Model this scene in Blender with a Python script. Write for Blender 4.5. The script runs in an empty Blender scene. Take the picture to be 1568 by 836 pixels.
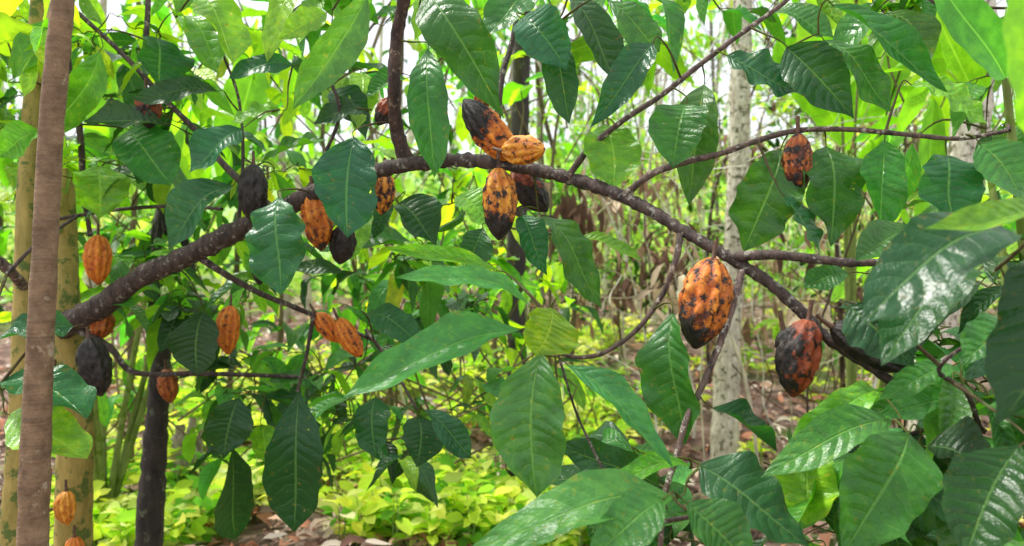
import bpy, math, random
import numpy as np
rng=np.random.default_rng(7); random.seed(7)
F=1220.0; CAMZ=1.5
def W(u,v,d): return np.array([(u-784)/F*d, d, CAMZ-(v-418)/F*d])
def nrm(a):
    a=np.asarray(a,float); return a/(np.linalg.norm(a,axis=-1,keepdims=True)+1e-9)
scene=bpy.context.scene
def link(o,parent=None):
    scene.collection.objects.link(o)
    if parent: o.parent=parent
    return o
def empty(name):
    e=bpy.data.objects.new(name,None); e.empty_display_size=0.2; return link(e)
# ---------------------------------------------------------------- mesh helper
def make_mesh(name,V,Q,mat,parent=None,uv=None,col=None,smooth=True,attrs=None):
    V=np.asarray(V,np.float32); Q=np.asarray(Q,np.int32)
    m=bpy.data.meshes.new(name)
    m.vertices.add(len(V)); m.vertices.foreach_set('co',V.ravel())
    n=len(Q); m.loops.add(n*4); m.loops.foreach_set('vertex_index',Q.ravel())
    m.polygons.add(n); m.polygons.foreach_set('loop_start',np.arange(0,n*4,4,dtype=np.int32))
    m.polygons.foreach_set('use_smooth',np.full(n,smooth))
    if uv is not None:
        l=m.uv_layers.new(name='UVMap'); l.data.foreach_set('uv',np.asarray(uv,np.float32)[Q.ravel()].ravel())
    if col is not None:
        a=m.color_attributes.new('Col','FLOAT_COLOR','POINT'); a.data.foreach_set('color',np.asarray(col,np.float32).ravel())
    for k,val in (attrs or {}).items():
        a=m.attributes.new(k,'FLOAT','POINT'); a.data.foreach_set('value',np.asarray(val,np.float32))
    m.update(calc_edges=True); m.validate()
    m.materials.append(mat)
    return link(bpy.data.objects.new(name,m),parent)
# ---------------------------------------------------------------- leaves
_t=np.array([0,.04,.1,.2,.32,.45,.58,.7,.8,.88,.94,.975,1.0])
_w=np.array([.04,.20,.46,.77,.95,1,.985,.89,.71,.45,.20,.08,.0])
PT=np.linspace(0,1,61); _s=np.interp(PT,_t,_w)
for _ in range(6): _s[1:-1]=(_s[:-2]+2*_s[1:-1]+_s[2:])/4
PW=_s
def leaves(name,B,T,N,Wd,bow,fold,wave,col,nt,ns,mat,parent=None,side=None,prof=None,seed=0,tw=.38):
    r=np.random.default_rng(seed)
    B=np.asarray(B,float);T=np.asarray(T,float);N=nrm(N);n=len(B)
    D=T-B; L=np.linalg.norm(D,axis=1); D=D/L[:,None]
    S=nrm(np.cross(D,N)); N=nrm(np.cross(S,D))
    if side is None: side=r.normal(0,.05,n)
    t=np.linspace(0,1,nt); s=np.linspace(-1,1,ns)
    p=PW if prof is None else np.interp(PT,_t,prof)
    Wd=np.broadcast_to(Wd,(n,)); bow=np.broadcast_to(bow,(n,)); fold=np.broadcast_to(fold,(n,)); wave=np.broadcast_to(wave,(n,))
    ph=r.uniform(0,6.28,(n,1,1)); fr=r.uniform(1.3,3.8,(n,1,1)); ph2=r.uniform(0,6.28,(n,1,1))
    tt=t[None,:,None]; ss=s[None,None,:]
    sh=r.uniform(-.3,.3,(n,1,1))
    hwv=np.interp((tt+sh*tt*(1-tt)*1.5).ravel(),PT,p).reshape(n,nt,1)
    half=(Wd/2)[:,None,None]*hwv
    asym=1+0.09*np.sin(tt*7+ph)*np.sign(ss)+.035*np.sin(tt*31+ph2)*np.abs(ss)
    off_s=ss*half*asym*np.cos(fold)[:,None,None]
    off_n=np.abs(ss)**1.3*half*np.sin(fold)[:,None,None] + wave[:,None,None]*(Wd[:,None,None])*(ss**2)*np.sin(fr*6.28*tt+ph+(ss>0)*ph2)*np.minimum(1,hwv*1.5)
    ta=(r.normal(0,tw,n)[:,None,None])*(tt-.35)*1.4
    off_s,off_n=off_s*np.cos(ta)-off_n*np.sin(ta),off_s*np.sin(ta)+off_n*np.cos(ta)
    arc=4*tt*(1-tt)
    off_n=off_n+(bow*L)[:,None,None]*(arc+0.35*np.sin(tt*6.283))
    off_s=off_s+(side*L)[:,None,None]*arc
    P=B[:,None,None,:]+D[:,None,None,:]*(tt*L[:,None,None])[...,None]+S[:,None,None,:]*off_s[...,None]+N[:,None,None,:]*off_n[...,None]
    V=P.reshape(-1,3)
    i,j=np.meshgrid(np.arange(nt-1),np.arange(ns-1),indexing='ij')
    a=(i*ns+j).ravel(); q=np.stack([a,a+1,a+ns+1,a+ns],1)
    Q=(q[None]+(np.arange(n)*nt*ns)[:,None,None]).reshape(-1,4)
    uv=np.zeros((n,nt,ns,2)); uv[...,0]=(ss+1)/2; uv[...,1]=tt
    c=np.repeat(np.asarray(col,float)[:,None,:],nt*ns,1).reshape(-1,4)
    rid=np.repeat(r.uniform(0,50,n),nt*ns)
    return make_mesh(name,V,Q,mat,parent,uv.reshape(-1,2),c,True,{'rid':rid})
PAL={'D':(.016,.08,.017),'G':(.042,.19,.024),'B':(.022,.135,.045),'L':(.16,.42,.025),'Y':(.33,.62,.035),'M':(.07,.29,.05)}  # B has a bluish sheen painted in, Y a yellow backlit look
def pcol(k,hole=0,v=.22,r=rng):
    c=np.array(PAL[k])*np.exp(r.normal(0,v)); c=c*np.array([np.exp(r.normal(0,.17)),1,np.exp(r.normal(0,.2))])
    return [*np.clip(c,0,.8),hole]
# ---------------------------------------------------------------- tubes
def catmull(P,k=8):
    P=np.asarray(P,float)
    if len(P)<3: 
        t=np.linspace(0,1,k)[:,None]; return P[0]*(1-t)+P[-1]*t
    E=np.vstack([2*P[0]-P[1],P,2*P[-1]-P[-2]]); out=[]
    for i in range(1,len(E)-2):
        for t in np.linspace(0,1,k,endpoint=False):
            p0,p1,p2,p3=E[i-1:i+3]
            out.append(.5*((2*p1)+(-p0+p2)*t+(2*p0-5*p1+4*p2-p3)*t*t+(-p0+3*p1-3*p2+p3)*t**3))
    out.append(P[-1]); return np.array(out)
class Tubes:
    def __init__(s): s.V=[];s.Q=[];s.C=[];s.n=0
    def add(s,P,R,sides=8,k=8,rough=.06,col=(1,1,1,1)):
        P=np.asarray(P,float); R=np.broadcast_to(np.asarray(R,float),(len(P),))
        q=catmull(np.hstack([P,R[:,None]]),k); C=q[:,:3]; R=q[:,3]
        m=len(C); T=nrm(np.gradient(C,axis=0)); ref=np.array([.3,1,.1]) if abs(T[0][1])<.8 else np.array([1,.1,.2])
        A=nrm(np.cross(T,ref)); Bv=np.cross(T,A)
        th=np.linspace(0,2*np.pi,sides,endpoint=False)
        rr=R[:,None]*(1+rng.normal(0,rough,(m,1))+rng.normal(0,rough*.6,(m,sides)))
        V=C[:,None]+rr[...,None]*(A[:,None]*np.cos(th)[None,:,None]+Bv[:,None]*np.sin(th)[None,:,None])
        i,j=np.meshgrid(np.arange(m-1),np.arange(sides),indexing='ij'); j2=(j+1)%sides
        Q=np.stack([i*sides+j,i*sides+j2,(i+1)*sides+j2,(i+1)*sides+j],-1).reshape(-1,4)+s.n
        s.V.append(V.reshape(-1,3));s.Q.append(Q);s.C.append(np.tile(col,(m*sides,1)));s.n+=m*sides
        return C
    def build(s,name,mat,parent=None):
        return make_mesh(name,np.vstack(s.V),np.vstack(s.Q),mat,parent,None,np.vstack(s.C))
# ---------------------------------------------------------------- materials
class NT:
    def __init__(s,name):
        s.m=bpy.data.materials.new(name); s.m.use_nodes=True; s.t=s.m.node_tree; s.t.nodes.clear()
        s.out=s.n('ShaderNodeOutputMaterial')
    def n(s,typ,**k):
        x=s.t.nodes.new(typ)
        for a,b in k.items(): setattr(x,a,b)
        return x
    def l(s,a,b): s.t.links.new(a,b)
    def math(s,op,a,b=None,c=None,clamp=False):
        x=s.n('ShaderNodeMath',operation=op); x.use_clamp=clamp
        for i,v in enumerate((a,b,c)):
            if v is None: continue
            if hasattr(v,'links'): s.l(v,x.inputs[i])
            else: x.inputs[i].default_value=v
        return x.outputs[0]
    def mix(s,f,a,b,bt='MIX'):
        x=s.n('ShaderNodeMix',data_type='RGBA',blend_type=bt)
        for i,v in ((0,f),(6,a),(7,b)):
            if hasattr(v,'links'): s.l(v,x.inputs[i])
            else: x.inputs[i].default_value=(*v,1) if isinstance(v,tuple) and len(v)==3 else v
        return x.outputs[2]
    def noise(s,vec,scale,detail=4,rough=.6):
        x=s.n('ShaderNodeTexNoise'); x.inputs['Scale'].default_value=scale; x.inputs['Detail'].default_value=detail; x.inputs['Roughness'].default_value=rough
        if vec is not None: s.l(vec,x.inputs['Vector'])
        return x.outputs['Fac']
    def ramp(s,f,stops):
        x=s.n('ShaderNodeValToRGB'); e=x.color_ramp.elements
        while len(e)<len(stops): e.new(.5)
        for q,(p,c) in zip(e,stops): q.position=p; q.color=(*c,1) if len(c)==3 else c
        s.l(f,x.inputs[0]); return x.outputs[0]
    def mr(s,f,a,b,c=0.,d=1.):
        x=s.n('ShaderNodeMapRange'); s.l(f,x.inputs[0])
        for i,v in zip((1,2,3,4),(a,b,c,d)): x.inputs[i].default_value=v
        return x.outputs[0]
    def bump(s,h,st,dist):
        x=s.n('ShaderNodeBump'); x.inputs['Strength'].default_value=st; x.inputs['Distance'].default_value=dist; s.l(h,x.inputs['Height']); return x.outputs[0]
def leaf_mat(name,trans=.35,rough=.33,nv=11.,holes=True,bump=.5,spec=.5,slant=.30,simple=False):
    k=NT(name)
    at=k.n('ShaderNodeAttribute',attribute_name='Col'); uv=k.n('ShaderNodeUVMap'); sep=k.n('ShaderNodeSeparateXYZ'); k.l(uv.outputs[0],sep.inputs[0])
    rid=k.n('ShaderNodeAttribute',attribute_name='rid')
    cmb=k.n('ShaderNodeCombineXYZ'); k.l(sep.outputs[0],cmb.inputs[0]); k.l(k.math('MULTIPLY',sep.outputs[1],2.3),cmb.inputs[1]); k.l(rid.outputs['Fac'],cmb.inputs[2])
    vec=cmb.outputs[0]
    a=k.math('MULTIPLY',k.math('ABSOLUTE',k.math('SUBTRACT',sep.outputs[0],.5)),2.)
    sgn=k.math('GREATER_THAN',sep.outputs[0],.5)
    n1=k.noise(vec,2.2,1)
    nvv=k.math('ADD',nv-1.5,k.math('MULTIPLY',k.math('FRACT',rid.outputs['Fac']),3.))
    ph=k.math('MULTIPLY',k.math('ADD',k.math('SUBTRACT',sep.outputs[1],k.math('MULTIPLY',k.math('POWER',a,1.4),slant/2.3)),k.math('MULTIPLY',n1,.12)),nvv)
    ph=k.math('ADD',ph,k.math('MULTIPLY',sgn,.45))
    fr=k.math('MULTIPLY',k.math('ABSOLUTE',k.math('SUBTRACT',k.math('FRACT',ph),.5)),2.)
    vein=k.mr(fr,.0,.12,1.,0.)
    vein=k.math('MULTIPLY',vein,k.mr(a,.3,1.,1.,.2))
    mid=k.mr(a,.018,.06,1.,0.)
    vm=k.math('MAXIMUM',k.math('MULTIPLY',vein,.40),k.math('MULTIPLY',mid,.85))
    n2=k.noise(vec,3.,3 if simple else 5,.65)
    base=k.mix(k.mr(n2,.35,.6,.4,0.),at.outputs['Color'],(.016,.055,.012))
    base=k.mix(k.mr(n2,.52,.78,0.,.45),base,k.mix(1.,at.outputs['Color'],(2.3,1.4,.8),'MULTIPLY'))
    lite=k.mix(.35,k.mix(1.,at.outputs['Color'],(1.9,1.55,1.4),'MULTIPLY'),(.22,.40,.12))
    base=k.mix(vm,base,lite)
    if not simple:
        sp=k.noise(vec,9,3,.6)
        spe=k.math('ADD',sp,k.math('MULTIPLY',k.math('POWER',a,5.),.06))
        base=k.mix(k.mr(spe,.60,.70,0.,.55),base,k.mix(1.,base,(3.5,1.6,.7),'MULTIPLY'))
        spots=k.math('MULTIPLY',k.mr(spe,.67,.71),k.math('MULTIPLY_ADD',at.outputs['Alpha'],.4,.5))
        base=k.mix(spots,base,(.17,.09,.035))
    geo=k.n('ShaderNodeNewGeometry')
    back=k.mix(.4,base,k.mix(1.,at.outputs['Color'],(1.8,1.55,1.6),'MULTIPLY'))
    base=k.mix(geo.outputs['Backfacing'],base,back)
    p=k.n('ShaderNodeBsdfPrincipled'); k.l(base,p.inputs['Base Color'])
    k.l(k.math('ADD',k.math('MULTIPLY_ADD',n2,.4,rough-.20),k.math('MULTIPLY',geo.outputs['Backfacing'],.28)),p.inputs['Roughness'])
    p.inputs['Specular IOR Level'].default_value=spec
    if bump:
        quilt=k.math('POWER',fr,.6)
        h=k.math('MULTIPLY',quilt,k.mr(a,0.,1.,1.,.35))
        if not simple: h=k.math('ADD',h,k.math('MULTIPLY',k.noise(vec,16,1),.5))
        h=k.math('SUBTRACT',h,k.math('MULTIPLY',mid,.6))
        bn=k.bump(h,bump,.004); k.l(bn,p.inputs['Normal'])
    tr=k.n('ShaderNodeBsdfTranslucent'); k.l(k.mix(1.,base,(1.85,1.85,.4),'MULTIPLY'),tr.inputs[0])
    ms=k.n('ShaderNodeMixShader'); ms.inputs[0].default_value=trans; k.l(p.outputs[0],ms.inputs[1]); k.l(tr.outputs[0],ms.inputs[2])
    o=ms.outputs[0]
    if holes:
        hm=k.math('MULTIPLY',k.math('GREATER_THAN',spe,.72),at.outputs['Alpha'])
        tp=k.n('ShaderNodeBsdfTransparent'); m2=k.n('ShaderNodeMixShader'); k.l(hm,m2.inputs[0]); k.l(o,m2.inputs[1]); k.l(tp.outputs[0],m2.inputs[2]); o=m2.outputs[0]
    k.l(o,k.out.inputs[0]); return k.m
M_leaf=leaf_mat('cacao_leaf',.30,.34,10.,bump=.7,spec=.42)
M_mid=leaf_mat('cacao_leaf_far',.52,.45,9.,False,0,.4,simple=True)
def bgleaf(name,trans=.5,tint=(1.5,1.5,.6)):
    k=NT(name); at=k.n('ShaderNodeAttribute',attribute_name='Col')
    p=k.n('ShaderNodeBsdfDiffuse'); k.l(at.outputs['Color'],p.inputs['Color'])
    tr=k.n('ShaderNodeBsdfTranslucent'); k.l(k.mix(1.,at.outputs['Color'],tint,'MULTIPLY'),tr.inputs[0])
    ms=k.n('ShaderNodeMixShader'); ms.inputs[0].default_value=trans; k.l(p.outputs[0],ms.inputs[1]); k.l(tr.outputs[0],ms.inputs[2]); k.l(ms.outputs[0],k.out.inputs[0]); return k.m
M_bg=bgleaf('forest_leaf'); M_litter=bgleaf('dry_leaf',.1,(1,1,1))
M_ban=leaf_mat('banana_leaf',.5,.4,55.,False,.15,.35,.08,True)
def bark(name,c1,c2,c3,sc=1.,lich=.5,rings=False,bs=.6,det=5):
    k=NT(name); tc=k.n('ShaderNodeTexCoord'); mp=k.n('ShaderNodeMapping'); k.l(tc.outputs['Object'],mp.inputs[0])
    mp.inputs['Scale'].default_value=(1,1,.35 if not rings else 1)
    at=k.n('ShaderNodeAttribute',attribute_name='Col')
    n1=k.noise(mp.outputs[0],18*sc,det,.7); n3=k.noise(tc.outputs['Object'],14*sc,det,.7)
    c=k.mix(k.mr(n1,.35,.65),c1,c2)
    c=k.mix(k.mr(n3,1-lich,1-lich+.06),c,c3)
    h=n1
    if rings:
        mp2=k.n('ShaderNodeMapping'); mp2.inputs['Scale'].default_value=(3,3,40); k.l(tc.outputs['Object'],mp2.inputs[0])
        rn=k.noise(mp2.outputs[0],1,3,.6); h=k.math('ADD',h,k.math('MULTIPLY',rn,.6)); c=k.mix(k.mr(rn,.55,.7,0.,.4),c,tuple(x*.5 for x in c1))
    c=k.mix(1.,c,at.outputs['Color'],'MULTIPLY')
    if bs:
        p=k.n('ShaderNodeBsdfPrincipled'); k.l(c,p.inputs['Base Color']); p.inputs['Roughness'].default_value=.75; k.l(k.bump(h,bs,.01),p.inputs['Normal'])
    else:
        p=k.n('ShaderNodeBsdfDiffuse'); k.l(c,p.inputs['Color'])
    k.l(p.outputs[0],k.out.inputs[0]); return k.m
M_branch=bark('cacao_bark',(.016,.010,.009),(.10,.064,.052),(.26,.24,.20),3.,.43,bs=.9)
M_pole=bark('slender_bark',(.13,.075,.04),(.28,.175,.10),(.36,.28,.19),1.1,.40,True,.8)
M_moss=bark('mossy_bark',(.24,.19,.04),(.44,.32,.09),(.09,.13,.02),1.2,.48)
M_pale=bark('pale_bark',(.34,.29,.22),(.74,.68,.58),(.12,.11,.06),1.6,.47)
M_dark=bark('dark_bark',(.012,.009,.008),(.045,.033,.026),(.10,.11,.07),1.4,.42)
M_stem=bark('stem_bark',(.55,.55,.55),(.95,.95,.95),(.5,.6,.35),.8,.45,bs=0,det=2)
# pod material
def pod_mat():
    k=NT('cacao_pod_skin'); at=k.n('ShaderNodeAttribute',attribute_name='Col'); ro=k.n('ShaderNodeAttribute',attribute_name='rot'); fu=k.n('ShaderNodeAttribute',attribute_name='furrow')
    sp=k.n('ShaderNodeAttribute',attribute_name='spots')
    oi=k.n('ShaderNodeObjectInfo'); tc=k.n('ShaderNodeTexCoord'); va=k.n('ShaderNodeVectorMath',operation='ADD'); k.l(tc.outputs['Object'],va.inputs[0]); k.l(oi.outputs['Location'],va.inputs[1]); v=va.outputs[0]
    n=k.noise(v,38,5,.75); nf=k.noise(v,260,3,.7); nm=k.noise(v,48,5,.68)
    c=k.mix(k.mr(n,.35,.6),k.mix(1.,at.outputs['Color'],(.70,.46,.4),'MULTIPLY'),k.mix(1.,at.outputs['Color'],(1.08,1.3,1.6),'MULTIPLY'))
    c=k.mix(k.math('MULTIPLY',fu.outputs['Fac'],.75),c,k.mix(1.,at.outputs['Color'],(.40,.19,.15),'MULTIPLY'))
    c=k.mix(k.mr(nf,.56,.7,0.,.55),c,(.16,.04,.012))
    sv=k.math('ADD',k.math('ADD',k.math('MULTIPLY',sp.outputs['Fac'],.15),nm),k.math('MULTIPLY',fu.outputs['Fac'],.05))
    c=k.mix(k.mr(sv,.60,.68,0.,.7),c,(.16,.035,.012))
    c=k.mix(k.mr(sv,.67,.695),c,(.018,.010,.007))
    rv=k.math('ADD',ro.outputs['Fac'],k.math('MULTIPLY',k.math('SUBTRACT',k.noise(v,21,6,.7),.5),2.6))
    c=k.mix(k.mr(rv,.22,.48,0.,.8),c,(.17,.032,.010))
    blk=k.mix(k.mr(n,.45,.75),(.010,.007,.006),(.065,.045,.038))
    c=k.mix(k.mr(rv,.46,.52),c,blk)
    p=k.n('ShaderNodeBsdfPrincipled'); k.l(c,p.inputs['Base Color']); k.l(k.math('MULTIPLY_ADD',nm,.4,.27),p.inputs['Roughness']); p.inputs['Specular IOR Level'].default_value=.4
    h=k.math('ADD',n,k.math('ADD',k.math('MULTIPLY',nf,.3),k.math('MULTIPLY',nm,.5)))
    k.l(k.bump(h,.8,.005),p.inputs['Normal']); k.l(p.outputs[0],k.out.inputs[0]); return k.m
M_pod=pod_mat()
# ================================================================ terrain
def sst(a,b,x): t=np.clip((x-a)/(b-a),0,1); return t*t*(3-2*t)
def zt(x,y):
    x=np.asarray(x,float);y=np.asarray(y,float)
    z=sst(5,15,y)*.95+np.maximum(y-14,0)*.10*sst(14,20,y)
    z=np.minimum(z,7)+sst(45,110,y)*10
    z=z+.05*np.sin(x*1.3+y*.7)+.04*np.sin(x*2.9-y*2.1)+.12*np.sin(x*.5+1)*sst(4,10,y)+.02*np.sin(x*9+2*np.sin(y*7))*1
    return z
k=NT('forest_floor'); tc=k.n('ShaderNodeTexCoord'); v=tc.outputs['Object']
c=k.ramp(k.noise(v,3,6,.7),[(.3,(.05,.032,.028)),(.5,(.22,.13,.10)),(.62,(.48,.32,.26)),(.8,(.14,.16,.04))])
c=k.mix(k.mr(k.noise(v,.8,3),.53,.63,0.,.7),c,(.14,.26,.03))
c=k.mix(k.mr(k.noise(v,40,3),.6,.7,0.,.6),c,(.55,.43,.35))
sx=k.n('ShaderNodeSeparateXYZ'); k.l(v,sx.inputs[0]); c=k.mix(k.mr(sx.outputs[1],15.,23.),c,(.30,.48,.14))
p=k.n('ShaderNodeBsdfPrincipled'); k.l(c,p.inputs['Base Color']); p.inputs['Roughness'].default_value=.95; k.l(k.bump(k.noise(v,14,5,.75),1.,.06),p.inputs['Normal']); k.l(p.outputs[0],k.out.inputs[0]); M_ground=k.m
g=np.linspace(-1,1,181); gx=np.sign(g)*np.abs(g)**2.2*160; gy=np.linspace(0,1,220)**2.4*220-6
X,Y=np.meshgrid(gx,gy,indexing='ij'); V=np.stack([X,Y,zt(X,Y)],-1).reshape(-1,3)
i,j=np.meshgrid(np.arange(180),np.arange(219),indexing='ij'); a=(i*220+j).ravel(); make_mesh('ground',V,np.stack([a,a+220,a+221,a+1],1),M_ground)
# ================================================================ cacao tree structure
cacao=empty('cacao_tree')
tb=Tubes(); nodes=[]
def dm(u): return float(np.interp(u,[0,90,400,600,760,1100,1300,1500],[3.2,3.0,2.5,2.25,2.07,1.75,1.62,1.5]))
def branch(pts,w,tube=tb,sides=12,k=10,rough=.05,d=None,add=True,col=(1,1,1,1)):
    P=[];R=[]; w=np.interp(np.linspace(0,1,len(pts)),np.linspace(0,1,len(w)),w)
    for q,ww in zip(pts,w):
        dd=q[2] if len(q)>2 else (d if d else dm(q[0])); P.append(W(q[0],q[1],dd)); R.append(ww/2/F*dd)
    C=tube.add(P,R,sides,k,rough,col)
    if add: nodes.append(C)
    return C
branch([(96,500),(150,472),(215,425),(290,390),(370,350),(430,322),(480,296),(540,272),(600,256),(660,248),(700,245),(765,250),(830,262),(890,278),(940,295),(995,322),(1040,350),(1085,376),(1130,402),(1180,435),(1225,475),(1270,520),(1330,560),(1390,600),(1450,630),(1510,662)],[40,35,31,27,23,21,21,20,18,18,17,15,12],rough=.09)
branch([(612,-90,2.1),(620,-20,2.15),(607,60,2.2),(603,130,2.2),(608,200,2.24),(624,252,2.25)],[22,20,19,21,26],col=(.8,.6,.5,1))
branch([(770,250),(762,200,2.1),(768,120,2.15),(785,60,2.2),(800,-30,2.2)],[13,11,9,8])
branch([(868,272,1.95),(905,225,1.95),(960,180,1.95),(1010,148,1.95),(1060,108,1.95),(1130,55,1.95),(1190,12,1.95),(1240,-30,1.95)],[11,9,8,7],col=(1.6,1.6,1.5,1))
branch([(955,300,1.88),(1000,265,1.85),(1060,245,1.85),(1100,236,1.85),(1160,215,1.85),(1220,200,1.85),(1300,198,1.8),(1400,207,1.75),(1470,212,1.75),(1545,200,1.7)],[12,10,9,8,6],col=(1.5,1.5,1.4,1))
branch([(1118,394),(1180,390,1.68),(1250,397,1.66),(1300,402,1.64),(1345,402,1.62)],[17,15,13,12],col=(1.3,1.3,1.3,1))
branch([(1042,356),(1036,395,1.75),(1015,450,1.75),(975,505,1.72),(925,540,1.7),(880,547,1.65),(845,536,1.6)],[11,8,7,6],col=(1.5,1.4,1.3,1))
branch([(1138,410),(1125,455,1.68),(1108,510,1.66),(1080,580,1.63),(1052,640,1.6),(1036,700,1.58),(1018,760,1.56),(1010,850,1.56)],[12,11,9,9],col=(2.4,2.4,2.4,1))
branch([(420,322),(350,260,2.6),(300,200,2.7),(250,150,2.75),(190,85,2.8),(120,20,2.8)],[12,9,7])
branch([(110,-60,2.8),(100,40,2.8),(106,110,2.8),(122,200,2.85),(128,290,2.9),(138,362,2.9)],[11,10,10,7])
branch([(90,335,2.9),(170,322,2.85),(270,315,2.7),(340,320,2.6)],[6,6,5])
branch([(90,490),(165,530,2.9),(205,570,2.9),(300,572,2.95),(380,574,3.),(470,578,3.)],[14,10,8,7,6])
branch([(300,390),(345,420,2.65),(400,450,2.7),(450,470,2.75),(510,495,2.8),(570,520,2.8)],[12,9,8,6])
branch([(228,-40,2.7),(226,20,2.7),(226,80,2.7),(250,150,2.75)],[9,8,7])
branch([(430,322),(470,290,2.45),(500,230,2.4),(520,170,2.4),(500,110,2.4)],[8,6,5])
branch([(365,345),(372,240,2.6),(365,150,2.7),(340,80,2.7)],[6,5,4])
branch([(480,480,2.7),(470,540,2.7),(455,600,2.7)],[7,5])
branch([(10,420,2.4),(60,370,2.5),(120,330,2.7)],[6,5]); branch([(-30,380,2.5),(20,420,2.6),(60,470,2.9)],[18,14],col=(2,2,2,1))
branch([(560,505,2.8),(600,560,2.7),(640,630,2.6)],[6,4])
branch([(1010,800,1.56),(1150,770,1.6),(1300,700,1.6),(1440,650,1.5)],[8,7,7,8])
branch([(1500,655),(1480,600,1.4),(1440,560,1.35),(1560,480,1.3)],[9,7,6])
branch([(1545,200,1.7),(1540,120,1.8),(1500,60,1.9),(1400,-20,2.)],[6,5,5])
branch([(1010,800,1.56),(950,760,1.5),(890,650,1.6),(860,560,1.6),(838,480,1.6)],[5,4,4])
tb.build('branches',M_branch,cacao)
tt=Tubes()
branch([(115,1080,3.05),(112,836,3.05),(115,650,3.05),(108,560,3.05),(100,480,3.05),(100,380,3.1),(98,290,3.1),(80,150,3.15),(90,-80,3.2)],[64,54,50,46,38,30,26,22],tt,16,10,.03)
tt.build('trunk',M_moss,cacao)
# ---------------------------------------------------------------- hero leaves: (u0,v0,u1,v1,width,depth,palette,hole)
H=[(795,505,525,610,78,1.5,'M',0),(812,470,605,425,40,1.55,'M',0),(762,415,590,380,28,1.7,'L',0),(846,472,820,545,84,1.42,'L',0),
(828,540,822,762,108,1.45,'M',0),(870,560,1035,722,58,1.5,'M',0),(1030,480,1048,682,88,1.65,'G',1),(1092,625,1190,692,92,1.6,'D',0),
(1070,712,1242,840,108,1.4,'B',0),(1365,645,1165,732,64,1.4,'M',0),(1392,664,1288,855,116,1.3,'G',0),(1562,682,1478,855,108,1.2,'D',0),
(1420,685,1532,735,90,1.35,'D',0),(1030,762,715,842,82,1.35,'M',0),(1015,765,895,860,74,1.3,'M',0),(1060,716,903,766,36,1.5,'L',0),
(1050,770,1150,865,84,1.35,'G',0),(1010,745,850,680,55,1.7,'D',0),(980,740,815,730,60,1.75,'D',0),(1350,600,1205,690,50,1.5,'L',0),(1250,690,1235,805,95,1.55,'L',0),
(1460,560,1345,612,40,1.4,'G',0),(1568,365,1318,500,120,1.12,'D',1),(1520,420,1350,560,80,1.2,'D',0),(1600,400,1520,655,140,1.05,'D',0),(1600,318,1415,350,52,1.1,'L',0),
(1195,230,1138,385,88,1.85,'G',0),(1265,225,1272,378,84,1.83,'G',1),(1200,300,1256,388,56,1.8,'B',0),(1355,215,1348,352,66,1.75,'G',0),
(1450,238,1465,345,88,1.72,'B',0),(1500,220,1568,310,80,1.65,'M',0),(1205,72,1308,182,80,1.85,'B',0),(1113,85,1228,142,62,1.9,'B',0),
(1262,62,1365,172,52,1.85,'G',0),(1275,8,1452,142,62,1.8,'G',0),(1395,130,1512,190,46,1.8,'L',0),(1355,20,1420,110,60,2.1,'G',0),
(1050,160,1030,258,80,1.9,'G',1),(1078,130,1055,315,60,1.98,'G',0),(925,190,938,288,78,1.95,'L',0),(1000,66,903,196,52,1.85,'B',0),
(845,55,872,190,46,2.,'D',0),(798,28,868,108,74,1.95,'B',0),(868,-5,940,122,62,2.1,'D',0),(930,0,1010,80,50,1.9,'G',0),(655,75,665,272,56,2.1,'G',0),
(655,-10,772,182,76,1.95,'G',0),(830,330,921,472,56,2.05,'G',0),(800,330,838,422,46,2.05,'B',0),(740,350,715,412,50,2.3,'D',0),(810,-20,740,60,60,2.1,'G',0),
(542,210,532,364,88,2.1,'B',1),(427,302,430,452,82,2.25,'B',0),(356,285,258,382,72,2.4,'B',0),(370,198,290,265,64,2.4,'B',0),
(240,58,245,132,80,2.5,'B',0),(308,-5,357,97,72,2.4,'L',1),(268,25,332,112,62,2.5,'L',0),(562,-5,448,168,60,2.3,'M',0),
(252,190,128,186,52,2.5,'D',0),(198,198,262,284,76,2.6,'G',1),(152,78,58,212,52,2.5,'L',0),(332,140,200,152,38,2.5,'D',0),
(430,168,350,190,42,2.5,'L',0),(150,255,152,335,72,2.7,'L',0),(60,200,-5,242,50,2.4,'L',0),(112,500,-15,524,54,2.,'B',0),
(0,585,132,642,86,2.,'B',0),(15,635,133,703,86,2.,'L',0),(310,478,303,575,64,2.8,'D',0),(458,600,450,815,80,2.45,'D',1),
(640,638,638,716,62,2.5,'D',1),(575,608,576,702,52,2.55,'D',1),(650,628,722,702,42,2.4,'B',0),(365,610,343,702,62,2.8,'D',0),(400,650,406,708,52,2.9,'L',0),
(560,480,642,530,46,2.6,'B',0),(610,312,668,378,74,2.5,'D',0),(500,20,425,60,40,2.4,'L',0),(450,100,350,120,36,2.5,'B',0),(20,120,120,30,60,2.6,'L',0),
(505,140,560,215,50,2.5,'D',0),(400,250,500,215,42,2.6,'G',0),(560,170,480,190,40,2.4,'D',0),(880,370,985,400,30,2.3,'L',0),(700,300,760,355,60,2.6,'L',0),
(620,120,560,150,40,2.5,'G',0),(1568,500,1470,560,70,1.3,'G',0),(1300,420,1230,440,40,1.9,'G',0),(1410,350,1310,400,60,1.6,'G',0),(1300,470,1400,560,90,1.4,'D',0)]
B=[];T=[];N=[];Wd=[];C=[];bow=[];fold=[];wave=[]
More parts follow.
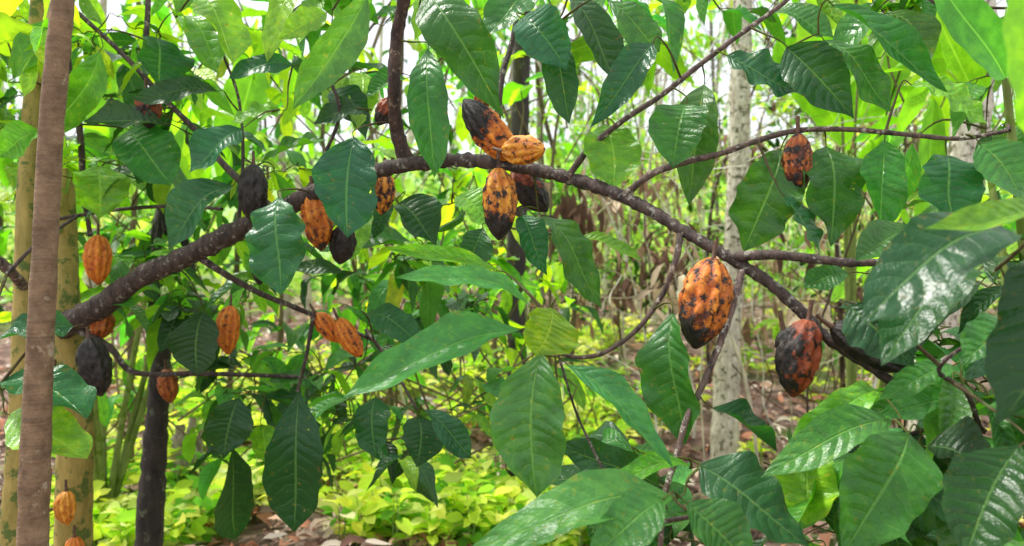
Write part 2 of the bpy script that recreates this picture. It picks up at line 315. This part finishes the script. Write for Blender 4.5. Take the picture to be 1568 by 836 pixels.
for (u0,v0,u1,v1,w,d,pk,ho) in H:
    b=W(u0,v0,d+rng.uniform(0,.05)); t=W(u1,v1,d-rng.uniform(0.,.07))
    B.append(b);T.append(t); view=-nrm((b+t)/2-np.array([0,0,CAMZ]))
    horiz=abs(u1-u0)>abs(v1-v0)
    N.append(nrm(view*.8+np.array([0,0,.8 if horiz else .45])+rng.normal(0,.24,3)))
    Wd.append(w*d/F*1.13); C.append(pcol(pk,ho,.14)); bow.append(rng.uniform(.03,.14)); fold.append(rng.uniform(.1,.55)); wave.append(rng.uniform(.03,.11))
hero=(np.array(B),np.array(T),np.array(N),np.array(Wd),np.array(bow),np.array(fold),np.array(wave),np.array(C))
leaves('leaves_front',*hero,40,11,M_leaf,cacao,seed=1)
# ---------------------------------------------------------------- fill shoots
def shoots(regions,seed,avoid=None):
    r=np.random.default_rng(seed); out=[[] for _ in range(8)]
    for (u0,u1,v0,v1,d0,d1,ns,pal,size) in regions:
        for _ in range(ns):
            d=r.uniform(d0,d1); u=r.uniform(u0,u1); v=r.uniform(v0,v1)
            P=W(u,v,d); az=r.uniform(0,6.283); sd=np.array([math.cos(az),math.sin(az)*.7,r.uniform(-.5,.2)])
            pk=pal[r.integers(len(pal))]; nl=r.integers(3,7)
            for q in range(nl):
                pk2=pal[r.integers(len(pal))] if r.random()<.25 else pk
                ang=(1 if q%2 else -1)*r.uniform(.3,1.3)
                dd=np.array([sd[0]*math.cos(ang)-sd[1]*math.sin(ang),sd[0]*math.sin(ang)+sd[1]*math.cos(ang),r.uniform(-1.6,.35)]); dd=nrm(dd)
                b=P+sd*(q*.05)*size/.22; L=size*np.exp(r.normal(-.1,.3))
                n=np.array([0,0,1.])-dd*dd[2]+r.normal(0,.35,3)
                if n[1]>0 and r.random()<.5: n=n*np.array([1,-1,1])
                out[0].append(b);out[1].append(b+dd*L);out[2].append(n);out[3].append(L*r.uniform(.30,.46));out[4].append(r.uniform(.02,.18));out[5].append(r.uniform(.1,.7));out[6].append(r.uniform(.02,.09));out[7].append(pcol(pk2,int(r.random()<.3),.25,r))
    return [np.array(x) for x in out]
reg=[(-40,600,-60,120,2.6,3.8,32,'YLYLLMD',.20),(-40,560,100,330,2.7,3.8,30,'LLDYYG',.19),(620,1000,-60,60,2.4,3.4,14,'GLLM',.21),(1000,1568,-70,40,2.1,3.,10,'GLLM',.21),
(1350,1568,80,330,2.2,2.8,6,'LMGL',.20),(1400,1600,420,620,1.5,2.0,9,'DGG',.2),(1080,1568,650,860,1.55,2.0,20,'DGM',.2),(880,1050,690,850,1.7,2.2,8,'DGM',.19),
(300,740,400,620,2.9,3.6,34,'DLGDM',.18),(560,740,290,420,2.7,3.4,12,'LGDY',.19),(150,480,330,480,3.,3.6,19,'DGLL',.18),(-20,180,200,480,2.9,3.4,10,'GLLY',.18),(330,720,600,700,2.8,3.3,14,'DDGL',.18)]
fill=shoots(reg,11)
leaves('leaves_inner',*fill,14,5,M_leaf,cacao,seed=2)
# twigs joining every leaf to the branches (greedy growth)
net=np.vstack(nodes); allB=np.vstack([hero[0],fill[0]]); allD=nrm(np.vstack([hero[1]-hero[0],fill[1]-fill[0]]))
start=allB-allD*.02
dist=np.full(len(start),1e9); near=np.zeros((len(start),3))
def upd(pts):
    dm_=np.linalg.norm(start[:,None]-pts[None],axis=2); i=dm_.argmin(1); m=dm_[np.arange(len(start)),i]; s=m<dist; dist[s]=m[s]; near[s]=pts[i[s]]
upd(net); done=np.zeros(len(start),bool); tw=Tubes()
for _ in range(len(start)):
    dd=np.where(done,1e9,dist); i=int(dd.argmin()); done[i]=True
    if dist[i]>1.0: continue
    a=near[i].copy(); b=start[i]; L=np.linalg.norm(b-a); m=(a+b)/2+rng.normal(0,.06,3)*L+np.array([0,0,.06*L])
    r0=.0018+min(.0025,L*.008)
    Cc=tw.add([a,m,b,allB[i]+allD[i]*.004],[r0*1.2,r0,.0016,.0014],5,4,.03,(.9,1.2,.7,1) if L<.12 else (1,1,1,1)); upd(Cc[2:])
tw.build('twigs',bark('twig_bark',(.07,.05,.03),(.13,.11,.06),(.10,.13,.05),2.,.42,bs=0,det=2),cacao)
# ================================================================ pods
RT=[0,.03,.08,.16,.28,.42,.56,.7,.82,.91,.96,1]; RR=[.22,.40,.60,.80,.95,1,.97,.87,.68,.44,.26,.06]
def pod(b,t,w,col,rotf,spots=0.,bend=.04):
    nt,ns=48,70; b=np.array(b);t=np.array(t); D=nrm(t-b); L=np.linalg.norm(t-b)
    A=nrm(np.cross(D,[.2,-1,.1])); Bv=np.cross(A,D); tt_=np.linspace(0,1,nt); th=np.linspace(0,2*np.pi,ns,endpoint=False)
    r=np.interp(tt_,RT,RR); r=np.convolve(np.pad(r,1,'edge'),[.25,.5,.25],'valid')
    ph0=rng.uniform(0,1.2); ph=rng.uniform(0,6,6)
    tht=th[None]+.06*np.sin(tt_*5+ph[3])[:,None]
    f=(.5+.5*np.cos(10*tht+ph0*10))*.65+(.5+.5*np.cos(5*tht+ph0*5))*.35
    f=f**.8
    env=np.interp(tt_,[0,.06,.3,.85,1],[.2,1,1,1,.4])
    T2=tt_[:,None]
    lump=.03*np.sin(tht*3+T2*17+ph[0])+.022*np.sin(tht*11+T2*31+ph[1])+.018*np.sin(tht*17-T2*47+ph[2])+.014*np.sin(tht*23+T2*71+ph[4])
    R=(w/2)*r[:,None]*(1-.20*env[:,None]*(1-f)+lump*env[:,None])
    arc=4*tt_*(1-tt_); C0=b+D*(L*tt_)[:,None]+A*(bend*L*arc)[:,None]
    V=C0[:,None]+R[...,None]*(A*np.cos(th)[:,None]+Bv*np.sin(th)[:,None])[None]
    T2=np.repeat(T2,ns,1)
    rotv=rotf(T2,V)
    i,j=np.meshgrid(np.arange(nt-1),np.arange(ns),indexing='ij'); j2=(j+1)%ns
    Q=np.stack([i*ns+j,(i+1)*ns+j,(i+1)*ns+j2,i*ns+j2],-1).reshape(-1,4)
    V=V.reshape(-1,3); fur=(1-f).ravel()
    s=Tubes(); s.add([b-D*.035+np.array([0,0,.006]),b-D*.012,b+D*.01],[.0045,.005,.0075],8,4,.04)
    SV=np.vstack(s.V);SQ=np.vstack(s.Q)+len(V); n2=len(SV)
    Va=np.vstack([V,SV]);Qa=np.vstack([Q,SQ]); ctr=(b+t)/2
    col4=np.vstack([np.tile([*col,1],(len(V),1)),np.tile([.12,.06,.03,1],(n2,1))])
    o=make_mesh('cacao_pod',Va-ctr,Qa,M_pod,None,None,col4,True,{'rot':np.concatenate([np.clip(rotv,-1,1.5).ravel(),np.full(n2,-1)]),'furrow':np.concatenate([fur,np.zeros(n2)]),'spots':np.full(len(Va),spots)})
    o.location=ctr; return o
OR=(.84,.25,.018); OY=(.88,.35,.03); RD=(.40,.085,.018); BR=(.54,.15,.02); BK=(.03,.02,.02)
none=lambda t,V:t*0-.6
some=lambda t,V:t*0+.08
allb=lambda t,V:t*0+1.8
def tip(s,k=2.): return lambda t,V:(t-s)*k+.5
PODS=[(150,360,151,436,42,2.85,OR,none,0,0),(353,468,349,543,38,2.9,OR,none,.2,0),(254,565,262,617,32,3.2,BR,some,.4,0),(388,252,389,342,47,2.4,BK,allb,0,0),
(478,290,492,384,50,2.42,OR,tip(1.05,.8),.45,0),(588,262,584,329,36,2.42,OY,some,.9,0),(484,480,520,524,32,2.72,OR,none,.3,0),(518,488,554,547,34,2.68,OR,none,.3,0),
(786,242,710,152,56,2.03,OR,lambda t,V:(t-.5)*1.4+.4+(V[...,2]-V[...,2].mean())*(-2)-(V[...,0]-V[...,0].mean())*6,.5,0),
(772,230,834,228,46,1.93,OY,none,.4,-.08),(763,258,764,368,56,2.0,OY,tip(.68,2.2),.7,0),(788,258,838,324,50,2.13,RD,tip(.3,1.),.3,0),
(1222,205,1223,300,46,1.84,BR,tip(1.0,.5),1.,0),(1092,397,1064,534,80,1.68,OR,tip(.78,1.5),.7,-.03),(1238,490,1214,608,68,1.6,RD,lambda t,V:(V[...,0].mean()-.008-V[...,0])*22+.4-(t-.3)*.3,.6,0),
(1275,500,1398,566,60,1.56,BK,allb,0,0),(156,472,152,520,38,2.95,BR,none,.3,0),(136,518,155,607,50,2.75,BK,allb,0,0),(101,752,103,804,32,2.85,OY,none,0,0),
(114,822,116,880,32,2.85,OR,none,0,0),(84,568,84,612,26,2.85,OR,none,0,0),(224,138,229,197,40,2.55,RD,tip(.5,1.),.3,0),(400,378,397,436,32,2.5,BK,allb,0,0),(527,345,520,405,42,2.45,BK,allb,0,0),
(598,150,578,192,30,2.4,RD,tip(.5,1.),.3,0),(1200,505,1214,560,36,1.66,BK,allb,0,0),(733,140,742,172,24,2.15,BR,none,.3,0)]
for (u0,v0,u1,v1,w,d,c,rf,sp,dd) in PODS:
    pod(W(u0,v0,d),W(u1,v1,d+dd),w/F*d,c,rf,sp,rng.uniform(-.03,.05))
# ================================================================ other trees near
def tree(name,mat,pts,w,sides=14,rough=.03,crown=None,d=3):
    e=empty(name); t=Tubes(); branch(pts,w,t,sides,10,rough,d,False); t.build('trunk',mat,e)
    if crown:
        c=shoots(crown,len(pts)*7+int(pts[0][0])%100); leaves('crown',*c,8,5,M_mid,e,seed=3)
        tw=Tubes(); top=W(*pts[-1][:2],pts[-1][2] if len(pts[-1])>2 else d)
        for bb in c[0][::5]: tw.add([top,(top+bb)/2+rng.normal(0,.1,3),bb],[.02,.01,.004],5,5)
        tw.build('limbs',mat,e)
    return e
tree('slender_tree',M_pole,[(38,1230,1.85),(50,836,1.85),(58,600,1.84),(68,400,1.83),(78,200,1.82),(96,0,1.8),(104,-120,1.8),(108,-620,1.8)],[54,44,39,36,35,33,30],20,.025,[(-40,240,-860,-640,1.6,2.1,5,'GLM',.22)])
tree('dark_barked_tree',M_dark,[(225,1000,3.5),(228,836,3.5),(236,700,3.5),(243,600,3.5),(246,520,3.5),(235,430,3.5),(250,300,3.6)],[46,38,34,30,18,9],14,.06,[(180,330,300,420,3.4,3.9,5,'DGD',.2)])
tree('moss_green_tree',M_dark,[(785,1000,4.9),(788,760,4.9),(792,600,4.9),(790,450,5.),(795,250,5.),(800,60,5.),(806,-150,5.)],[34,32,30,28,26,22],14,.05,[(700,900,-300,-80,4.5,5.5,6,'GLM',.25)])
tree('pale_barked_tree',M_pale,[(1108,760,6.),(1112,600,6.),(1120,450,6.),(1130,300,6.),(1134,120,6.),(1138,-20,6.),(1145,-300,6.)],[46,38,34,32,30,28],16,.03,[(1000,1290,-450,-200,5.5,6.6,6,'GLM',.3)])
tree('pale_barked_tree',M_pale,[(1415,900,4.),(1420,650,4.),(1435,500,4.),(1465,330,4.),(1485,200,4.),(1492,60,4.),(1500,-200,4.)],[60,54,52,54,58,50],16,.03,[(1400,1640,-400,-160,3.6,4.5,5,'GLM',.3)])
tree('mossy_tree',M_moss,[(15,1100,2.7),(20,836,2.7),(28,680,2.7),(34,540,2.7),(40,300,2.75),(58,0,2.8),(62,-250,2.8)],[40,36,32,28,24,20],14,.04,[(-60,160,-330,-180,2.6,3.2,4,'GLY',.22)])
# broken banana stumps
e=empty('broken_banana_stump'); t=Tubes()
for (u,v0,v1,w) in [(274,735,652,26),(292,735,640,22),(306,720,655,16)]:
    branch([(u,v0+60,5.),(u,v0,5.),(u-2,(v0+v1)/2,5.),(u+3,v1,5.)],[w,w,w*.8,w*.5],t,10,8,.12,None,False)
t.build('stump_stems',bark('dry_stem',(.22,.17,.12),(.42,.36,.28),(.10,.08,.05),1.,.45),e)
# banana plants
def banana(name,L,mat=M_ban,base=None,d=5.,sr=.02):
    e=empty(name); B=[];T=[];Nn=[];Wd=[];C=[]; t=Tubes()
    for (u0,v0,u1,v1,w,dd,pk) in L:
        b=W(u0,v0,dd);B.append(b);T.append(W(u1,v1,dd-.1));vw=np.array([0,-1,.25]);Nn.append(vw+rng.normal(0,.2,3));Wd.append(w*dd/F*1.1);C.append([*PAL[pk],0])
        if base: 
            g=W(base,600,d); g[2]=zt(g[0],g[1]); t.add([g,(g+b)/2+np.array([0,0,.1]),b],[sr,sr*.8,sr*.4],8,8,.03,(.22,.28,.08,1))
    n=len(B); prof=np.array([.05,.3,.6,.85,.95,1,1,.97,.9,.75,.5,.3,.0])
    leaves('blades',np.array(B),np.array(T),np.array(Nn),np.array(Wd),np.full(n,.06),np.full(n,.25),np.full(n,.02),np.array(C),40,9,mat,e,prof=prof,seed=5,tw=.1)
    if base: t.build('leaf_stalks',M_stem,e)
banana('banana_plant',[(1600,225,1572,-120,150,1.0,'L'),(1540,120,1420,-70,70,1.7,'M'),(1500,160,1390,-80,70,2.6,'L')],base=1660,d=1.9)
banana('banana_plant',[(1290,180,1265,-30,80,5.,'Y'),(1310,190,1390,20,90,5.,'L'),(1410,400,1430,150,40,4.5,'L'),(1300,230,1190,60,60,5.2,'L')],base=1305,d=5.)
banana('banana_plant',[(100,520,105,250,60,4.,'L'),(130,480,80,330,50,4.,'Y'),(250,330,275,120,50,4.6,'L'),(150,330,190,60,60,4.6,'L'),(300,330,260,180,44,5.,'Y'),(340,300,400,60,60,5.,'L')],base=160,d=4.6)
# ================================================================ mid background cacao grove (one mass)
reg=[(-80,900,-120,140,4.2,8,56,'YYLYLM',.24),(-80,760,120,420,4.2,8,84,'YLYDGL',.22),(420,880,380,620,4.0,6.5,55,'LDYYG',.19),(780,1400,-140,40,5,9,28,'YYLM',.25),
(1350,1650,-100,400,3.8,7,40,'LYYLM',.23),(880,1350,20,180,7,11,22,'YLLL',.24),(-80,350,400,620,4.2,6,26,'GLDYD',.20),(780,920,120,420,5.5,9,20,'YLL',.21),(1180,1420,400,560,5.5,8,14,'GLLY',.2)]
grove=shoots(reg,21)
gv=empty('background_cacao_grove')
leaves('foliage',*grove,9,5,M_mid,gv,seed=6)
tw=Tubes()
for bb in grove[0][::4]:
    tw.add([bb+np.array([rng.normal(0,.3),.1,-.5]),bb+np.array([rng.normal(0,.1),.05,-.15]),bb],[.007,.005,.003],5,4,.05,(.20,.16,.09,1))
for _ in range(22):
    u=rng.uniform(-60,900); d=rng.uniform(5.5,9); P=W(u,418,d); x,y=P[0],P[1]; z=zt(x,y); h=rng.uniform(2.5,5); r=rng.uniform(.010,.03); b=rng.uniform(.4,1.2)
    tw.add([(x,y,z-.1),(x+rng.normal(0,.08),y,z+h*.35),(x+rng.normal(0,.2),y,z+h*.7),(x+rng.normal(0,.3),y,z+h)],[r,r*.9,r*.8,r*.5],7,6,.05,(.25*b,.2*b,.12*b,1))
tw.build('limbs',M_stem,gv)
# ================================================================ sapling thicket
def mass(name,centres,rad,nper,Ls,cols,mat,nt=5,ns=3,seed=9,parent=None,down=.5,asp=.42):
    r=np.random.default_rng(seed); n=len(centres); idx=np.repeat(np.arange(n),nper); N_=len(idx)
    P=centres[idx]+r.normal(0,1,(N_,3))*rad[idx][:,None]*np.array([1,1,.75])
    D=nrm(r.normal(0,1,(N_,3))+np.array([0,0,-down])); L=Ls*r.uniform(.6,1.3,N_)
    Nn=r.normal(0,.6,(N_,3))+np.array([0,-.3,1.])
    c=cols[idx]*np.exp(r.normal(0,.3,(N_,1))); c=np.hstack([np.clip(c,0,.85),np.zeros((N_,1))])
    return leaves(name,P,P+D*L[:,None],Nn,L*asp,np.full(N_,.08),np.full(N_,.3),np.full(N_,.02),c,nt,ns,mat,parent,seed=seed)
th_=empty('sapling_thicket')
sp=Tubes(); CC=[(.60,.52,.36),(.75,.68,.52),(.30,.30,.12),(.17,.11,.08),(.85,.80,.70),(.09,.06,.05)]
for _ in range(90):
    u=rng.uniform(850,1420) if rng.random()<.85 else rng.uniform(500,900); d=rng.uniform(5.,13); x=(u-784)/F*d; y=d; z=float(zt(x,y)); h=rng.uniform(1.5,5.5); r=rng.uniform(.005,.020)*(1+(rng.random()<.15)*1.4)
    lean=rng.normal(0,.6,2); cc=CC[rng.integers(6)]
    P=[(x+lean[0]*q*q*h*.3+rng.normal(0,.05),y+lean[1]*q*.5,z-.1+h*q) for q in (0,.2,.4,.6,.8,1)]
    sp.add(P,np.linspace(r,r*.4,6),6,5,.05,(*cc,1))
for _ in range(760):
    u=rng.uniform(850,1400); d=rng.uniform(5.,12); v=rng.uniform(60,540) ; P=W(u,v,d); L=rng.uniform(.3,1.1); dr=nrm(rng.normal(0,1,3)+np.array([0,0,.1]))*L
    bend=rng.normal(0,.22,3)*L; cc=CC[rng.integers(6)]
    r=rng.uniform(.002,.006)
    if P[2]<zt(P[0],P[1])+.05: continue
    sp.add([P,P+dr*.35+bend,P+dr*.7+bend*1.2,P+dr],[r,r*.8,r*.6,r*.3],4,4,.05,(*cc,1))
sp.build('stems',M_stem,th_)
cs=[];rd=[];cl=[]
for _ in range(75):
    u=rng.uniform(840,1420); d=rng.uniform(7,13); v=rng.uniform(40,470); P=W(u,v,d)
    if P[2]<zt(P[0],P[1])+.1: continue
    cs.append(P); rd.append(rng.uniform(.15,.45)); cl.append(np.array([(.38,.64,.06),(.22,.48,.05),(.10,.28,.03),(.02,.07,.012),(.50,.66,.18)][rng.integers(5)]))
mass('foliage',np.array(cs),np.array(rd),60,.13,np.array(cl),M_bg,5,3,33,th_)
cs=[];rd=[];cl=[]
for _ in range(46):
    u=rng.uniform(860,1420); d=rng.uniform(5.5,11); v=rng.uniform(180,520); P=W(u,v,d)
    if P[2]<zt(P[0],P[1])+.1: continue
    cs.append(P); rd.append(rng.uniform(.08,.28)); cl.append(np.array([(.26,.15,.10),(.40,.26,.17),(.12,.07,.05),(.55,.42,.30)][rng.integers(4)]))
mass('dry_hanging_leaves',np.array(cs),np.array(rd),26,.20,np.array(cl),M_litter,6,3,41,th_,2.,.26)
# ================================================================ far forest
ff=empty('background_forest')
cs=[];rd=[];cl=[]
for _ in range(280):
    d=rng.uniform(12,34); u=rng.uniform(-250,1820); x=(u-784)/F*d; g0=float(zt(x,d)); z=g0+rng.uniform(.05,1)**1.8*rng.uniform(2,9.)
    if 880<u<1400 and z<g0+1.0 and d<16: continue
    cs.append((x,d,z)); rd.append(rng.uniform(.4,1.0)); base=np.array([(.46,.72,.14),(.30,.58,.11),(.14,.38,.07),(.60,.78,.30),(.05,.15,.03)][rng.integers(5)]); cl.append(base)  # pale greens paint distance haze into the leaf colours
mass('crowns',np.array(cs),np.array(rd),95,.29,np.array(cl),M_bg,5,3,9,ff)
ft=Tubes()
for _ in range(55):
    d=rng.uniform(12,32); u=rng.uniform(-200,1750); x=(u-784)/F*d; z=float(zt(x,d)); h=rng.uniform(6,12); r=rng.uniform(.03,.10); l=rng.normal(0,.8)
    b=rng.uniform(.15,.9); ft.add([(x,d,z-.2),(x+l*.3,d,z+h*.4),(x+l,d,z+h)],[r,r*.8,r*.4],8,8,.05,(b,b*.9,b*.74,1))
ft.build('trunks',M_stem,ff)
# ================================================================ undergrowth & litter
B=[];T=[];N=[];L_=[];C=[]; st=Tubes()
def plant(x,y,h,nl,ls,cb):
    z=float(zt(x,y)); st.add([(x,y,z-.02),(x+rng.normal(0,.02),y,z+h*.6),(x,y,z+h)],[.005,.004,.002],4,3,.03,(.35,.5,.15,1))
    for q in range(nl):
        az=q*2.4+rng.uniform(0,.6); el=rng.uniform(-.35,.6); dd=np.array([math.cos(az)*math.cos(el),math.sin(az)*math.cos(el),math.sin(el)]); l=ls*rng.uniform(.6,1.25)
        b=np.array([x,y,z+h*rng.uniform(.45,1)])+dd*.02; B.append(b);T.append(b+dd*l);N.append(np.array([0,-.25,1])+rng.normal(0,.35,3));L_.append(l)
        c=np.array(cb)*np.exp(rng.normal(0,.3)); C.append([*np.clip(c,0,.85),0])
UP=[(.58,.80,.08),(.68,.84,.13),(.40,.68,.06),(.14,.36,.04),(.74,.80,.26)]
for _ in range(1900):
    d=4.1+rng.uniform(0,1)**1.5*6; u=rng.uniform(90,960); x=(u-784)/F*d
    if math.sin(x*2.1+d*1.7)+math.sin(x*3.7-d*2.2)<-.75: continue
    plant(x,d,rng.uniform(.05,.34),rng.integers(5,11),rng.uniform(.08,.15),UP[rng.integers(5)])
for _ in range(700):
    d=rng.uniform(4.5,15); u=rng.uniform(850,1620); x=(u-784)/F*d
    if math.sin(x*2.1+d*1.7)+math.sin(x*3.7-d*2.2)<.3: continue
    plant(x,d,rng.uniform(.05,.35),rng.integers(5,10),rng.uniform(.07,.16),UP[rng.integers(5)])
ug=empty('undergrowth'); n=len(B)
leaves('seedling_leaves',np.array(B),np.array(T),np.array(N),np.array(L_)*.48,np.full(n,.1),np.full(n,.3),np.full(n,.03),np.array(C),6,3,M_bg,ug,seed=12)
st.build('seedling_stems',M_stem,ug)
n=8500; d=3.8+rng.uniform(0,1,n)**1.2*13; x=(rng.uniform(-100,1700,n)-784)/F*d; z=zt(x,d)+rng.uniform(.004,.05,n); az=rng.uniform(0,6.28,n); l=rng.uniform(.05,.2,n)
Bp=np.stack([x,d,z],1); Dp=np.stack([np.cos(az),np.sin(az),rng.normal(0,.2,n)],1)
LC=np.array([(.45,.28,.20),(.64,.47,.38),(.24,.13,.10),(.70,.58,.49),(.48,.22,.14),(.10,.07,.05)])[rng.integers(0,6,n)]*np.exp(rng.normal(0,.2,(n,1)))
leaves('leaf_litter',Bp,Bp+Dp*l[:,None],np.array([0,0,1])+rng.normal(0,.4,(n,3)),l*.42,rng.uniform(.05,.25,n),rng.uniform(.1,.9,n),np.full(n,.06),np.hstack([np.clip(LC,0,.8),np.zeros((n,1))]),6,3,M_litter,seed=13)
fs=Tubes()
for _ in range(260):
    d=rng.uniform(4.2,12); x=(rng.uniform(0,1568)-784)/F*d; az=rng.uniform(0,6.28); l=rng.uniform(.2,.9); z=float(zt(x,d)); b=rng.uniform(.15,.6)
    fs.add([(x,d,z+.02),(x+math.cos(az)*l*.5,d+math.sin(az)*l*.5,z+.06+rng.uniform(0,.05)),(x+math.cos(az)*l,d+math.sin(az)*l,z+.03)],rng.uniform(.003,.012),5,4,.06,(b,b*.8,b*.6,1))
fs.build('fallen_sticks',M_stem)
# ================================================================ camera, light
cam=bpy.data.cameras.new('camera'); cam.sensor_width=36; cam.lens=28.0; cam.clip_end=600; cam.clip_start=.02
co=bpy.data.objects.new('camera',cam); link(co); co.location=(0,0,CAMZ); co.rotation_euler=(math.radians(90),0,0)
cam.dof.use_dof=True; cam.dof.focus_distance=1.9; cam.dof.aperture_fstop=3.2
scene.camera=co
EL,AZ=math.radians(60),math.radians(-66)
sd=np.array([math.sin(AZ)*math.cos(EL),math.cos(AZ)*math.cos(EL),math.sin(EL)])
from mathutils import Vector
s=bpy.data.lights.new('sun','SUN'); s.energy=5.0; s.angle=math.radians(9); s.color=(1,.97,.90)
so=bpy.data.objects.new('sun',s); link(so); so.rotation_euler=Vector(sd).to_track_quat('Z','Y').to_euler()
w=bpy.data.worlds.new('World'); scene.world=w; w.use_nodes=True; nt=w.node_tree; bg=nt.nodes['Background']
sk=nt.nodes.new('ShaderNodeTexSky'); sk.sky_type='NISHITA'; sk.sun_disc=False; sk.sun_elevation=EL; sk.sun_rotation=AZ; sk.dust_density=3.; sk.air_density=1.
mx=nt.nodes.new('ShaderNodeMix'); mx.data_type='RGBA'; mx.inputs[0].default_value=.8; mx.inputs[7].default_value=(10.6,10.9,11.2,1)  # thin white cloud veil
nt.links.new(sk.outputs[0],mx.inputs[6]); nt.links.new(mx.outputs[2],bg.inputs[0]); bg.inputs[1].default_value=.15
scene.view_settings.view_transform='Standard'; scene.view_settings.look='None'; scene.view_settings.exposure=0
